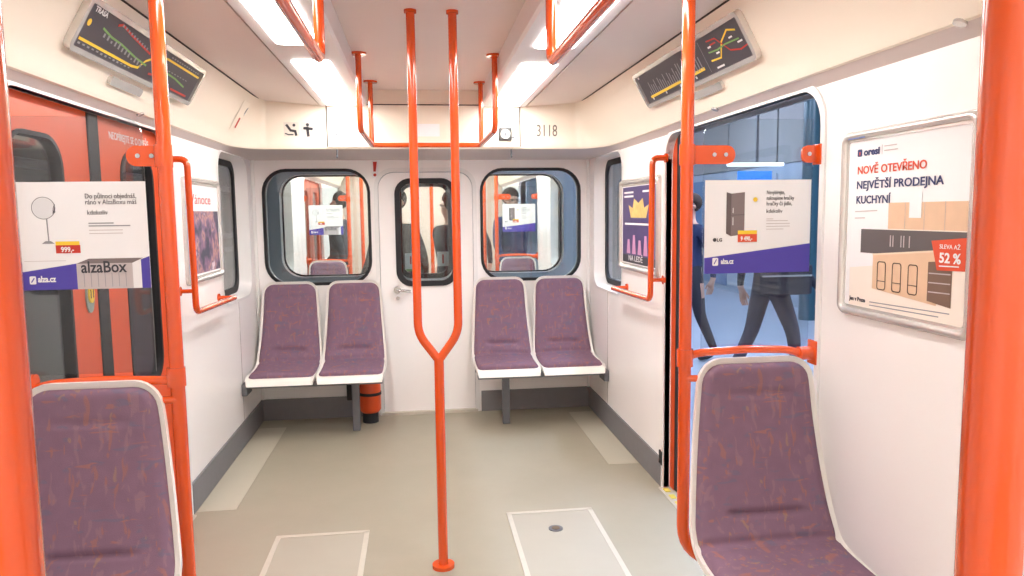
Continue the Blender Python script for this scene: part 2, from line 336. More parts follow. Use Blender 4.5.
    for j0, j1, nm_, mm in ((0, 1, 'cove_underside', UNDER), (1, n-1, 'cove', COVE)):
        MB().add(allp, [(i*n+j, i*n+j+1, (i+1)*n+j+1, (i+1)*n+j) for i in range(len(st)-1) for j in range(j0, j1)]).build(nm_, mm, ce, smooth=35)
    for s in (-1, 1): MB().prism([(s*1.0895, 2.3495), (s*1.079, 2.3495), (s*1.079, 2.356), (s*1.0895, 2.356)], fy(y0), fy(5.12)).build('crease_gap', DARK, ce)
    if own:
        MB().plate(rr(-.655, .655, 2.045, 2.325, .004), [], lambda a, b: (a, FE+.0, b), (0, -.010, 0)).build('hatch', COVE, ce)
        MB().box(-.664, .664, FE, FE-.004, 2.325, 2.333).box(-.664, -.657, FE, FE-.004, 2.045, 2.33).box(.657, .664, FE, FE-.004, 2.045, 2.33).build('hatch_gap', DARK, ce)
        MB().disc((-.60, FE-.012, 2.13), (0, 1, 0), .008, .006).disc((.61, FE-.012, 2.11), (0, 1, 0), .008, .006).build('lock', METAL, ce)
        for s in (-1, 1): MB().tube([(s*.60, 5.24, 2.03), (s*.60, 5.24, 1.99), (s*.60, 5.22, 1.975)], .006, 8).build('catch', METAL, ce)
        for s, ys in ((-1, (3.46, 1.6)), (1, (3.2, 1.70))):
            for y in ys: MB().disc((s*1.252, y, 2.03), (.4*s, 0, 1), .016, .008, 16).build('catch', SILVER, ce, smooth=40)
    # diffusers
    rng = ((3.70, 5.15), (1.82, 3.36), (-1.94, -.40), (-3.82, -2.28)) if own else ((3.70, 5.20), (1.82, 3.36), (.6, 1.48))
    nmz = ['lamp panel nearest the end wall', 'lamp panel second from the end wall', 'lamp panel behind the viewer', 'rearmost lamp panel']
    for s in (-1, 1):
        for i, (a, b) in enumerate(rng):
            m = MB(); m.plate(rr(fy(a) if fy(a) < fy(b) else fy(b), fy(b) if fy(a) < fy(b) else fy(a), .465, .645, .035), [], lambda p, q: (s*q, p, 2.319), (0, 0, -.006))
            m.build('ceiling_light', LIGHTP if own else LIGHTN, label=(f'bright white {"left" if s < 0 else "right"} {nmz[i]}' if own else f'{"left" if s < 0 else "right"} ceiling lamp of the neighbouring car, {("nearest the gap", "second from the gap", "third from the gap")[i]}'), cat='ceiling light', group='lamp panels in the ceiling' if own else 'lamp panels in the neighbouring car')
OUTER = mat('car_body_outside', (140, 148, 156), .35, vary=.03)
car(lambda y: y, True)
C2 = 12.43
car(lambda y: C2-y, False)
# back of the car behind the camera
MB().box(-W, W, YB-.05, YB, 0, 2.5).build('wall_rear', WALL, kind='structure', cat='wall', label='rear wall of the car behind the viewer')
MB().box(-1.4, 1.4, 11.95, 12.0, 0, 2.5).build('wall_next_rear', mat('far_interior', (190, 172, 160), .6), kind='structure', cat='wall', label='far wall in the neighbouring car')

# ------------------------------------------------------------ floor details
for s, (y0, y1), lb in ((-1, (4.03, 5.6), 'paler floor strip along the left skirting'), (1, (4.41, 5.66), 'paler floor strip along the right skirting')):
    x0 = 1.08 if s < 0 else 1.09
    MB().box(s*x0, s*1.282, y0, y1, 0, .002).build('trim_3' if s < 0 else 'trim_4', PATCH, kind='structure', cat='floor strip', label=lb)
def floor_hatch(x0, x1, y0, y1, label, cap):
    t = thing('floor_hatch', ((x0+x1)/2, (y0+y1)/2, 0), label, 'hatch')
    MB().box(x0, x1, y0, y1, 0, .003).build('hatch_cover', HATCHF, t)
    for a in ((x0-.012, x0+.012, y0, y1), (x1-.012, x1+.012, y0, y1), (x0-.012, x1+.012, y1-.014, y1+.014)):
        MB().box(*a, 0, .005).build('edge_strip', TRIM, t)
    if cap:
        MB().disc((x0+.21, y1-.22, .004), (0, 0, 1), .036, .006).build('drain_cap', METAL, t)
        MB().disc((x0+.21, y1-.22, .005), (0, 0, 1), .02, .008).build('drain_core', mat('brass_dull', (120, 104, 84), .5, .4), t)
floor_hatch(-.785, -.355, 2.3, 3.635, 'floor hatch with pale metal edging, left of the central pole', False)
floor_hatch(.375, .81, 2.3, 3.745, 'floor hatch with round drain cap, right of the central pole', True)
# door sills
for s, nm in ((-1, 'left'), (1, 'right')):
    t = thing('door_sill', (s*1.34, 3.18, 0), f'pale metal door sill with yellow studs at the {nm} doorway', 'door sill')
    MB().box(s*1.27, s*1.45, DJ0, DJ1, 0, .006).build('sill_plate', TRIM, t)
    m = MB()
    for k in range(16): m.box(s*1.285, s*1.315, DJ0+.04+k*.098, DJ0+.09+k*.098, .006, .011)
    m.build('stud', mat('yellow_stud_'+nm, (226, 206, 90), .6), t)

# ------------------------------------------------------------ side doors
def leaf_at(s, y0, y1, wy0, wy1, t, seal=None):
    o_ = .009 if s > 0 else 0
    MB().plate([(y0, .01), (y1, .01), (y1, 2.03), (y0, 2.03)], [rr(wy0, wy1, .80, 1.87, .11)], lambda a, b: (s*(1.345-o_), a, b), (s*.035, 0, 0)).build('door_leaf', ORANGE2, t)
    fr = MB().plate(rr(wy0-.008, wy1+.008, .792, 1.878, .12), [rr(wy0+.008, wy1-.008, .808, 1.862, .10)], lambda a, b: (s*(1.34-o_*.6), a, b), (s*.045, 0, 0)).build('gasket', RUBBER, t)
    MB().plate(rr(wy0, wy1, .80, 1.87, .11), [], lambda a, b: (s*1.36, a, b), (s*.005, 0, 0)).build('pane', GLASSW, t)
    if seal: MB().box(s*1.338, s*1.388, seal[0], seal[1], .01, 2.03, .008).build('rubber_seal', RUBBER, t)
dl = thing('door_2', (-1.36, 3.18, 0), kind='structure', cat='door', label='closed orange sliding doors with dark rounded windows on the left')
leaf_at(-1, DJ0-.05, 3.14, 2.53, 2.905, dl, (3.135, 3.235)); leaf_at(-1, 3.23, DJ1+.03, 3.45, 3.835, dl)
pl = Plane((-1.343, 3.34, 1.915), (0, 1, 0), (0, 0, 1)); pl.text('NEOPÍREJTE SE O DVEŘE', .045, 0, 0, PAPER, dl, width=.46)
b = MB().plate([(3.055+.035*math.cos(a), 1.28+.065*math.sin(a)) for a in [k*math.pi/12 for k in range(24)]], [], lambda p, q: (-1.344, p, q), (.006, 0, 0)).build('open_button', mat('button_grey', (150, 158, 150), .5), dl)
MB().plate([(3.055+.024*math.cos(a), 1.29+.036*math.sin(a)) for a in [k*math.pi/12 for k in range(24)]], [], lambda p, q: (-1.338, p, q), (.006, 0, 0)).build('yellow_face', YELINK, b)
Plane((-1.3315, 3.04, 1.275), (0, 1, 0), (0, 0, 1)).lines([[(0.003, 0), (.003, .03)], [(.024, 0), (.024, .03)]], .007, 'arrow_mark', INK, b)
dro = thing('door_3', (1.36, 3.9, 0), kind='structure', cat='door', label='open sliding doors slid back into the right wall, orange edge with black rubber')
leaf_at(1, 3.915, 4.68, 4.1, 4.5, dro, (3.86, 3.925)); leaf_at(1, 1.62, DJ0-.012, 1.8, 2.15, dro)
MB().box(1.288, 1.30, 3.985, 4.04, .13, .21, .004).build('door_stop', RUBBER, dro)

# ------------------------------------------------------------ poles and rails
POLE = .0215
def grab_pole(x, y, label, z1=2.33, group=None, bent=0):
    t = thing('grab_pole', (x, y, 0), label, 'pole', group)
    if bent:
        MB().tube([(x, y, z1), (x, y, .40), (x+bent*.17, y-.02, .33)], POLE, 20, .10).build('pole', ORANGE, t, smooth=50)
    else:
        MB().tube([(x, y, z1), (x, y, 0.0)], POLE, 20).build('pole', ORANGE, t, smooth=50)
        MB().disc((x, y, .008), (0, 0, 1), .048, .016).build('floor_flange', ORANGE, t, smooth=50)
    MB().disc((x, y, z1-.006), (0, 0, 1), .045, .012).build('ceiling_flange', ORANGE, t, smooth=50)
    return t
YS = 2.40
poles = {-1: grab_pole(-.826, YS, 'vertical orange pole beside the left front seat, against the closed doors'),
         1: grab_pole(.829, YS, 'vertical orange pole left of the right front seat, curving in below the seat', bent=1)}
def screen(s, y=YS, dz=0):
    nm = 'left' if s < 0 else 'right'
    t = thing('glass_screen', (s*1.07, y, 1.07), f'clear glass screen with orange clamps behind the {nm} front seat', 'glass screen')
    x = lambda v: s*v
    a0, a1 = sorted((x(.895), x(1.285)))
    cr = (0, 0, 0, 1) if s > 0 else (0, 0, 1, 0)
    MB().plate(rr(a0, a1, 1.10, 1.89, .06, corners=cr), [], lambda p, q: (p, y+.02, q), (0, .008, 0)).build('pane', GLASS, t)
    ce = .995 if s > 0 else .936
    c = MB().plate(rr(min(x(.83), x(ce)), max(x(.83), x(ce)), 1.738, 1.80, .03), [], lambda p, q: (p, y-.004, q), (0, .012, 0))
    c.tube([(x(.829), y, 1.735), (x(.829), y, 1.803)], .026, 20); cc = c.build('clamp', ORANGE, t, smooth=40)
    for q in (.075, .035): MB().disc((x(ce-q), y-.006, 1.769), (0, 1, 0), .007, .008, 12).build('screw', STEEL, cc)
    wi = 1.235 if s > 0 else 1.272
    c = MB().plate(rr(min(x(wi), x(1.30)), max(x(wi), x(1.30)), 1.742, 1.80, .02), [], lambda p, q: (p, y-.002, q), (0, .012, 0)).box(x(1.287), x(1.30), y-.022, y+.03, 1.735, 1.805, .004)
    cc = c.build('clamp', ORANGE, t, smooth=40)
    MB().disc((x(wi+.022), y-.004, 1.771), (0, 1, 0), .007, .008, 12).build('screw', STEEL, cc)
    hz = -.012 if s < 0 else 0
    r = MB().tube([(x(.83), y, 1.085+hz), (x(.88), y, 1.10+hz*2), (x(1.05), y, 1.107+hz*2), (x(1.20), y, 1.10+hz*2), (x(1.25), y, 1.085+hz*2), (x(1.295), y, 1.085+hz)], .0138, 14, .04).build('cross_rail', ORANGE, t, smooth=50)
    MB().tube([(x(.829), y, 1.055), (x(.829), y, 1.115)], .028, 20).build('pole_sleeve', ORANGE, t, smooth=50)
    MB().box(x(1.288), x(1.30), y-.03, y+.03, 1.045, 1.13, .005).tube([(x(1.24), y, 1.085), (x(1.29), y, 1.085)], .024, 16).build('wall_bracket', ORANGE, t, smooth=40)
    MB().tube([(x(.829), y-.01, 1.015), (x(.87), y-.02, 1.015)], .012, 12).build('seat_bracket', ORANGE, t, smooth=40)
    return t
scr = {s: screen(s) for s in (-1, 1)}

def central():
    t = thing('forked_pole', (.012, 3.21, 0), 'orange central pole that forks into two uprights reaching the ceiling', 'pole')
    x, y = .012, 3.21
    MB().tube([(x, y, 0), (x, y, .955)], POLE, 20).build('lower_pole', ORANGE, t, smooth=50)
    for s in (-1, 1):
        MB().tube([(x, y, .945), (x+s*.0875, y, 1.065), (x+s*.0875, y, 2.43)], .0185, 18, .05).build('upright', ORANGE, t, smooth=50)
        MB().disc((x+s*.0875, y, 2.424), (0, 0, 1), .026, .012).build('ceiling_flange', ORANGE, t, smooth=50)
    MB().disc((x, y, .008), (0, 0, 1), .05, .016).build('floor_flange', ORANGE, t, smooth=50)
central()
def loop():
    t = thing('ceiling_grab_loop', (0, 4.5, 2.03), 'orange U-shaped grab loop hanging from the ceiling before the end wall', 'grab rail')
    MB().tube([(-.355, 4.06, 2.43), (-.355, 4.06, 2.035), (-.345, 4.9, 2.028), (.355, 4.9, 2.028), (.365, 4.06, 2.035), (.365, 4.06, 2.43)], .0155, 14, .06).build('rail', ORANGE, t, smooth=50)
    for x, y in ((-.355, 4.06), (.365, 4.06), (-.345, 4.9), (.36, 4.9)): MB().disc((x, y, 2.425), (0, 0, 1), .045, .01).build('ceiling_flange', ORANGE, t, smooth=50)
    for x in (-.345, .36): MB().tube([(x, 4.9, 2.03), (x, 4.9, 2.43)], .0155, 14).build('hanger', ORANGE, t, smooth=50)
loop()
for s, nm in ((-1, 'left'), (1, 'right')):
    x = -.345 if s < 0 else .362
    t = thing('ceiling_grab_rail', (x, 1.5, 2.05), f'long orange ceiling grab rail on the {nm}, bending up before the lamps', 'grab rail')
    MB().tube([(x, 2.345, 2.43), (x, 2.345, 2.05), (x, .2, 2.05), (x, .2, 2.43)], .0165, 14, .05).build('rail', ORANGE, t, smooth=50)
    for y in (2.345, .2): MB().disc((x, y, 2.425), (0, 0, 1), .04, .01).build('ceiling_flange', ORANGE, t, smooth=50)
    # wall hand rails by the doors
    X = s*1.22
    t = thing('wall_grab_rail', (X, 4.0, 1.08), f'orange hooked grab rail on the {nm} wall over the small framed poster', 'grab rail')
    yy = 4.0
    MB().tube([(s*1.30, yy-.02, 1.875), (X, yy-.02, 1.875), (X, yy, 1.09), (X, 4.80, 1.075)], .0165, 14, .05).build('rail', ORANGE, t, smooth=50)
    for q, zz in ((yy, 1.20), (4.74, 1.085)): MB().tube([(s*1.30, q, zz), (X, q, zz)], .011, 12).build('wall_stub', ORANGE, t, smooth=50)
    for q in ((s*1.296, yy-.02, 1.875), (s*1.296, yy, 1.20), (s*1.296, 4.74, 1.085)): MB().disc(q, (1, 0, 0), .025, .01).build('wall_flange', ORANGE, t, smooth=50)
grab_pole(-.322, .47, 'out-of-focus orange pole cut by the left picture edge', 2.43)
grab_pole(.342, .47, 'thick-looking orange pole nearest the viewer, before the framed kitchen poster', 2.43)

# ------------------------------------------------------------ seats
def cr(pts, n):
    out = []; P = [pts[0]]+pts+[pts[-1]]
    for i in range(1, len(P)-2):
        for k in range(n):
            t = k/n; a, b, c, d = P[i-1], P[i], P[i+1], P[i+2]
            out.append(tuple(.5*(2*b[j]+(c[j]-a[j])*t+(2*a[j]-5*b[j]+4*c[j]-d[j])*t*t+(3*b[j]-a[j]-3*c[j]+d[j])*t**3) for j in range(len(b))))
    out.append(tuple(pts[-1])); return out
PROF = [(0, 1.085, .196), (-.008, 1.0, .205), (-.03, .87, .213), (-.065, .73, .222), (-.10, .62, .230), (-.13, .55, .236), (-.165, .503, .238), (-.215, .482, .238), (-.30, .472, .238), (-.42, .468, .238), (-.52, .47, .236), (-.565, .462, .232), (-.588, .44, .226), (-.592, .415, .222)]
def sheet(cx0, yb, kind, sc=1.0, skew=0):
    C = cr(PROF, 12 if sc == 1 else 6)
    S = [0.]
    for a, b in zip(C, C[1:]): S.append(S[-1]+math.hypot(b[0]-a[0], b[1]-a[1]))
    Lt = S[-1]; rows = []
    for i, (y, z, hw) in enumerate(C):
        a = C[max(0, i-1)]; b = C[min(len(C)-1, i+1)]; ty, tz = b[0]-a[0], b[1]-a[1]; L = math.hypot(ty, tz); ny, nz = tz/L, -ty/L   # towards the sitter
        if ny > 0 and nz < 0: ny, nz = -ny, -nz
        rows.append((y, z, hw, ny, nz, S[i]))
    lo, hi = (0, Lt) if kind == 'shell' else (.017, Lt-.072)
    rows = [r for r in rows if lo-1e-6 <= r[5] <= hi+1e-6]; s0, s1 = rows[0][5], rows[-1][5]
    if kind == 'cushion':   # dense first rows so the top corners come out round
        pass
    nc = 20; top = []; bot = []
    R = .075 if kind == 'shell' else .06
    extra = []
    for r in rows: extra.append(r)
    # insert interpolated rows near the rounded end
    def interp(s):
        for a, b in zip(rows, rows[1:]):
            if a[5] <= s <= b[5]:
                t = (s-a[5])/(b[5]-a[5]); return tuple(a[j]+(b[j]-a[j])*t for j in range(5))+(s,)
    head = [interp(s0+R*(1-math.cos(math.pi/2*k/6))) for k in range(6)]
    rows = head+[r for r in rows if r[5] > s0+R]
    tail_r = .03 if kind == 'cushion' else .0
    for (y, z, hw, ny, nz, s) in rows:
        kk = max(0, min(1, (1.05-z)/.5)); cx = cx0+skew*kk; hw = hw+abs(skew)*.8*kk
        h = hw-(0 if kind == 'shell' else .017)
        d = s-s0
        if d < R: h = h-R+math.sqrt(max(0, R*R-(R-d)**2))
        e = s1-s
        if tail_r and e < tail_r: h = h-tail_r+math.sqrt(max(0, tail_r**2-(tail_r-e)**2))
        for j in range(nc+1):
            t = -1+2*j/nc; t = math.sin(t*math.pi/2)*.35+t*.65; u = t*h
            edge = min(h-abs(u), d, e)
            if kind == 'shell':
                off = -.006+.010*max(0, 1-max(0, edge)/.02); th = .022 if s < Lt-.1 else .03
            else:
                k = min(1, max(0, edge)/.022); off = .002+.020*math.sqrt(max(0, 1-(1-k)**2))+.008*(1-t*t)
                for zc, wdt, dep, lim in ((.965, .006, .011, .55), (.585 if sc == 1 else .575, .010 if sc == 1 else .014, .015 if sc == 1 else .022, .52)):
                    if s < .6 and abs(u) < hw*lim: off -= dep*math.exp(-((z-zc)/wdt)**2)*min(1, (hw*lim-abs(u))/.02)
                if .5 < s < .7: off -= .012*math.exp(-((z-.50)/.012)**2)*(1 if y > -.2 else 0)
                th = .02
            top.append((cx+u, yb+y+ny*off, z+nz*off)); o2 = off-th if kind == 'shell' else -.008
            bot.append((cx+u, yb+y+ny*o2, z+nz*o2))
    nr = len(rows); w_ = nc+1; fs = []
    for i in range(nr-1):
        for j in range(nc):
            q = (i*w_+j, i*w_+j+1, (i+1)*w_+j+1, (i+1)*w_+j); fs.append(q); fs.append(tuple(nr*w_+k for k in q)[::-1])
    rim = [j for j in range(nc)]+[i*w_+nc for i in range(nr-1)]+[(nr-1)*w_+j for j in range(nc, 0, -1)]+[i*w_ for i in range(nr-1, 0, -1)]
    for a, b in zip(rim, rim[1:]+rim[:1]): fs.append((a, b, b+nr*w_, a+nr*w_))
    return MB().add(top+bot, fs)
def front_seat(s, label):
    cx = 1.068*s; t = thing('single_seat', (cx, 2.1, 0), label, 'seat')
    sheet(cx, 2.365, 'shell', skew=-s*.02).build('seat_shell', SHELL, t, smooth=55)
    sheet(cx, 2.365, 'cushion', skew=-s*.02).build('upholstery', FABRIC, t, smooth=60)
    MB().box(cx-.19, cx+.19, 1.86, 2.2, .40, .445, .006).build('seat_frame', METAL, t)
    MB().box(cx-.03, cx+.03, 1.98, 2.10, .01, .41, .008).box(cx-.08, cx+.08, 1.93, 2.15, 0, .012).build('leg', METAL, t)
    return t
seats = {-1: front_seat(-1, 'single patterned purple seat with cream shell at lower left, by the closed doors'),
         1: front_seat(1, 'single patterned purple seat with cream shell at lower right, by the open doorway')}
def double_seat(s, cx, label):
    t = thing('double_seat', (cx, 5.4, 0), label, 'seat', 'double seats against the end wall')
    for k in (-1, 1):
        sh = sheet(cx+k*.238, 5.765, 'shell', 2).build('seat_shell', SHELL, t, smooth=55)
        sheet(cx+k*.238, 5.765, 'cushion', 2).build('upholstery', FABRIC, sh, smooth=60)
    a, b = sorted((s*1.29, cx-s*.46))
    MB().box(a, b, 5.25, 5.31, .385, .425, .006).box(a, b, 5.48, 5.53, .385, .43, .006).build('support_beam', METAL, t)
    MB().box(s*1.298, s*1.262, 5.20, 5.36, .345, .43, .008).build('wall_bracket', METAL, t)
    lx = -.548 if s < 0 else .563
    MB().box(lx-.027, lx+.027, 5.42, 5.47, .0, .40, .006).build('leg', METAL, t)
    return t
double_seat(-1, -.80, 'purple double seat left of the end door, with orange extinguisher under it')
double_seat(1, .80, 'purple double seat right of the end door, against the end wall')

# extinguisher
t = thing('fire_extinguisher', (-.46, 5.66, .03), 'orange red fire extinguisher standing under the left double seat', 'fire extinguisher')
m = MB(); m.tube([(-.46, 5.66, .07), (-.46, 5.66, .078), (-.46, 5.66, .10), (-.46, 5.66, .34), (-.46, 5.66, .37), (-.46, 5.66, .385)], [.03, .065, .082, .082, .06, .025], 24); m.build('cylinder_body', ORANGE2, t, smooth=60)
MB().disc((-.46, 5.66, .225), (0, 0, 1), .086, .022).build('strap', RUBBER, t, smooth=60)
MB().disc((-.46, 5.66, .04), (0, 0, 1), .06, .08).build('foot_ring', RUBBER, t, smooth=60)
MB().box(-.64, -.57, 5.70, 5.81, .16, .39, .01).build('junction_box', RUBBER, label='small black box on the end wall beside the extinguisher', cat='box')

# ------------------------------------------------------------ signs on the glass screens
def sign(s, a0, a1, z0, z1, label):
    y = YS+.019; t = thing('advert_sticker', ((a0+a1)/2, y, z0), label, 'advert')
    MB().box(a0, a1, y-.0015, y, z0, z1).build('sheet', PAPER, t)
    return t, Plane((a0, y-.0015, z0), (1, 0, 0), (0, 0, 1)), a1-a0, z1-z0
t, P, w_, h_ = sign(-1, -1.262, -.893, 1.366, 1.694, 'white advert sticker with round mirror and purple corner on left glass screen')
S = lambda pts: [(a*w_, b*h_) for a, b in pts]
P.polys([S([(0, 0), (0, .17), (.44, .245), (.44, 0)]), S([(.93, .27), (1, .30), (1, 0), (.93, 0)])], 'purple_band', PURPLE, t, .0008)
P.polys([S([(.42, 0), (.42, .24), (.86, .24), (.86, 0)])], 'printed_box', BOXC, t, .0012)
P.polys([S([(.42, .24), (.52, .285), (.95, .285), (.86, .24)])], 'box_lid', mat('printed_taupe', (128, 116, 116), .6), t, .0012)
P.lines([S([(.42+k*.055, .02), (.42+k*.055, .15)]) for k in range(1, 8)], .0015, 'box_seam', GREYINK, t, .0018)
P.text('alzaBox', .05, .455*w_, .155*h_, INK, t, .002, width=.36*w_, bold=.0008)
P.text('alza.cz', .026, .115*w_, .075*h_, PAPER, t, .0016, width=.14*w_, bold=.0008)
P.polys([S(rr(.05, .10, .055, .13, .01, 3))], 'logo_square', PAPER, t, .0014); P.lines([S([(.065, .075), (.085, .11)])], .003, 'logo_stroke', PURPLE, t, .002)
ring = lambda cx, cy, r, n=28: [(cx+r*math.cos(k*2*math.pi/n), cy+r*math.sin(k*2*math.pi/n)) for k in range(n+1)]
P.lines([ring(.195*w_, .76*h_, .033)], .0022, 'mirror_outline', GREYINK, t); P.polys([ring(.195*w_, .76*h_, .030)[:-1]], 'mirror_face', mat('printed_glass', (228, 228, 230), .5), t)
P.lines([S([(.215, .66), (.22, .45)])], .0035, 'mirror_stand', GREYINK, t); P.polys([S([(.165, .43), (.265, .43), (.235, .455), (.195, .455)])], 'mirror_foot', GREYINK, t)
P.polys([S([(.265, .755), (.285, .80), (.285, .72), (.265, .70)])], 'mirror_hinge', INK, t)
P.polys([S([(.27, .415), (.455, .415), (.455, .45), (.27, .45)])], 'price_top', YELINK, t); P.polys([S([(.27, .34), (.46, .34), (.46, .415), (.27, .415)])], 'price_tag', REDINK, t)
P.text('999,-', .022, .31*w_, .352*h_, PAPER, t, .002, width=.10*w_, bold=.0006)
P.text('Do půlnoci objednáš,', .021, .52*w_, .845*h_, INK, t, width=.40*w_); P.text('ráno v AlzaBoxu máš', .021, .52*w_, .79*h_, INK, t, width=.40*w_)
P.text('kdekoliv', .02, .53*w_, .695*h_, INK, t, width=.16*w_)
P.lines([S([(.54, .615), (.73, .615)]), S([(.54, .59), (.86, .59)])], .0035, 'small_print', GREYINK, t); P.lines([S([(.54, .55+.0), (.80, .55)]), S([(.54, .52), (.80, .52)])], .002, 'fine_print', BOXC, t)
P.lines([S([(.02, .27), (.34, .27)])], .0012, 'fine_print', BOXC, t)
t, P, w_, h_ = sign(1, .900, 1.280, 1.369, 1.686, 'white advert sticker with tall dark fridge and purple band on right glass screen')
P.polys([S([(0, 0), (0, .17), (1, .31), (1, 0)])], 'purple_band', PURPLE, t, .0008)
P.polys([S([(.20, .87), (.245, .855), (.245, .40), (.20, .43)])], 'fridge_side', mat('printed_brown', (104, 92, 92), .6), t); P.polys([S([(.245, .855), (.37, .87), (.37, .42), (.245, .40)])], 'fridge_front', mat('printed_mid_brown', (132, 118, 118), .6), t)
P.lines([S([(.245, .625), (.37, .63)])], .0012, 'fridge_gap', INK, t, .0018); P.lines([S([(.262, .60), (.262, .52)]), S([(.262, .70), (.262, .65)])], .002, 'fridge_handle', PAPER, t, .0018)
P.polys([S([(.31, .42), (.49, .42), (.49, .46), (.31, .46)])], 'price_top', YELINK, t, .002); P.polys([S([(.31, .335), (.49, .335), (.49, .42), (.31, .42)])], 'price_tag', ORINK, t, .002)
P.text('9 490,-', .02, .335*w_, .352*h_, PAPER, t, .003, width=.11*w_, bold=.0006)
P.polys([ring(.47*w_, .79*h_, .008, 12)[:-1]], 'yellow_spot', YELINK, t)
for i, (tx, yv, wd) in enumerate((('Nevybírejte,', .845, .17), ('nakoupíme hračky', .785, .26), ('hračky či jídlo,', .725, .24), ('kdekoliv', .645, .15))): P.text(tx, .019, .575*w_, yv*h_, INK, t, width=wd*w_)
P.lines([S([(.58, .58), (.64, .58)]), S([(.58, .56), (.78, .56)]), S([(.58, .53), (.80, .53)]), S([(.58, .50), (.80, .50)]), S([(.58, .47), (.74, .47)])], .002, 'small_print', BOXC, t)
P.text('●LG', .016, .075*w_, .345*h_, INK, t, bold=.0004)
P.text('alza.cz', .024, .155*w_, .105*h_, PAPER, t, .0016, width=.12*w_, bold=.0008); P.polys([S(rr(.075, .13, .085, .17, .012, 3))], 'logo_square', PAPER, t, .0014); P.lines([S([(.092, .105), (.112, .15)])], .003, 'logo_stroke', PURPLE, t, .002)

# ------------------------------------------------------------ framed posters on the walls
def framed(s, y0, y1, z0, z1, fw, label, r=.03, depth=.018):
    t = thing('framed_poster', (s*W, (y0+y1)/2, z0), label, 'poster')
    MB().plate(rr(y0, y1, z0, z1, r), [rr(y0+fw, y1-fw, z0+fw, z1-fw, r*.3)], lambda a, b: (s*W, a, b), (-s*depth*.6, 0, 0)).tube([(s*(W-depth*.6), a, b) for a, b in (lambda L: L+[L[0], L[1]])(rr(y0+fw*.4, y1-fw*.4, z0+fw*.4, z1-fw*.4, r*.8))], fw*.36, 10, cap=False).build('frame', SILVER, t, smooth=50)
    MB().box(s*W, s*(W-.008), y0+fw*.8, y1-fw*.8, z0+fw*.8, z1-fw*.8).build('sheet', PAPER, t)
    # reading direction: on the right wall text runs towards -Y
    return t, Plane((s*(W-.0085), y1 if s > 0 else y0, z0), (0, -1, 0) if s > 0 else (0, 1, 0), (0, 0, 1))
t, P = framed(1, 1.655, 2.245, 1.25, 1.822, .032, 'large silver-framed kitchen poster reading NOVĚ OTEVŘENO on the right wall')
U = lambda y: 2.245-y; V = lambda z: z-1.25
P.polys([[(U(2.005), V(1.60)), (U(1.69), V(1.60)), (U(1.69), V(1.28)), (U(2.19), V(1.28)), (U(2.19), V(1.40)), (U(2.005), V(1.42))]], 'kitchen_wall', mat('printed_cream', (246, 234, 222), .5), t, .0005)
P.rects([(U(2.005), V(1.525), U(1.69), V(1.60))], 'kitchen_cupboards', WOOD, t, .001)
P.lines([[(U(y), V(1.525)), (U(y), V(1.60))] for y in (1.93, 1.85, 1.77)], .0012, 'cupboard_gap', BOXC, t, .0015)
P.rects([(U(2.135), V(1.45), U(1.69), V(1.522))], 'dark_backsplash', mat('printed_slate', (98, 92, 92), .5), t, .001)
P.rects([(U(1.912), V(1.557), U(1.862), V(1.63))], 'kitchen_hood', PAPER, t, .002)
P.polys([[(U(2.07), V(1.445)), (U(1.77), V(1.47)), (U(1.79), V(1.325)), (U(2.07), V(1.345))]], 'kitchen_island', WOOD, t, .0016)
P.lines([[(U(2.07), V(1.447)), (U(1.77), V(1.472))]], .005, 'island_top', mat('printed_pale', (236, 214, 190), .5), t, .002)
P.polys([[(U(1.825), V(1.44)), (U(1.735), V(1.447)), (U(1.735), V(1.325)), (U(1.825), V(1.335))]], 'kitchen_shelves', mat('printed_umber', (122, 98, 84), .5), t, .002)
P.lines([[(U(1.82), V(z)), (U(1.74), V(z+.002))] for z in (1.41, 1.385, 1.36)], .003, 'shelf_line', BOXC, t, .0026)
P.lines([[(U(y)+a*math.copysign(1, 1), V(1.345+i*.0)+b) for a, b in rr(0, .038, 0, .082, .008, 3)+[rr(0, .038, 0, .082, .008, 3)[0]]] for i, y in enumerate((2.045, 1.975, 1.905))], .0028, 'printed_stool', mat('printed_dark', (76, 60, 56), .5), t, .0026)
P.lines([[(U(y)+.002, V(1.37)), (U(y)+.036, V(1.37))] for y in (2.045, 1.975, 1.905)], .002, 'stool_bar', INK, t, .0026)
P.lines([[(U(1.99-k*.012), V(1.475)), (U(1.99-k*.012), V(1.505))] for k in (0, 1, 4, 5, 7)], .004, 'printed_glassware', BOXC, t, .002)
P.polys([[(U(1.815), V(1.497)), (U(1.688), V(1.508)), (U(1.688), V(1.424)), (U(1.79), V(1.420))]], 'badge', ORINK, t, .003)
P.text('SLEVA AŽ', .016, U(1.782), V(1.478), PAPER, t, .004, width=.075); P.text('52 %', .036, U(1.782), V(1.442), PAPER, t, .004, width=.078, bold=.001); P.lines([[(U(1.78), V(1.432)), (U(1.71), V(1.434))]], .003, 'badge_line', PAPER, t, .004)
P.text('NOVĚ OTEVŘENO', .033, U(2.166), V(1.690), ORINK, t, width=.315, bold=.0006); P.text('NEJVĚTŠÍ PRODEJNA', .033, U(2.168), V(1.645), NAVY, t, width=.385, bold=.0006); P.text('KUCHYNÍ', .033, U(2.168), V(1.600), NAVY, t, width=.168, bold=.0006)
P.text('oresi', .030, U(2.135), V(1.745), NAVY, t, width=.078, bold=.0012); P.polys([rr(U(2.168), U(2.145), V(1.743), V(1.765), .004, 3)], 'logo_mark', NAVY, t); P.rects([(U(2.158), V(1.747), U(2.153), V(1.757))], 'logo_mark_gap', ORINK, t, .0016)
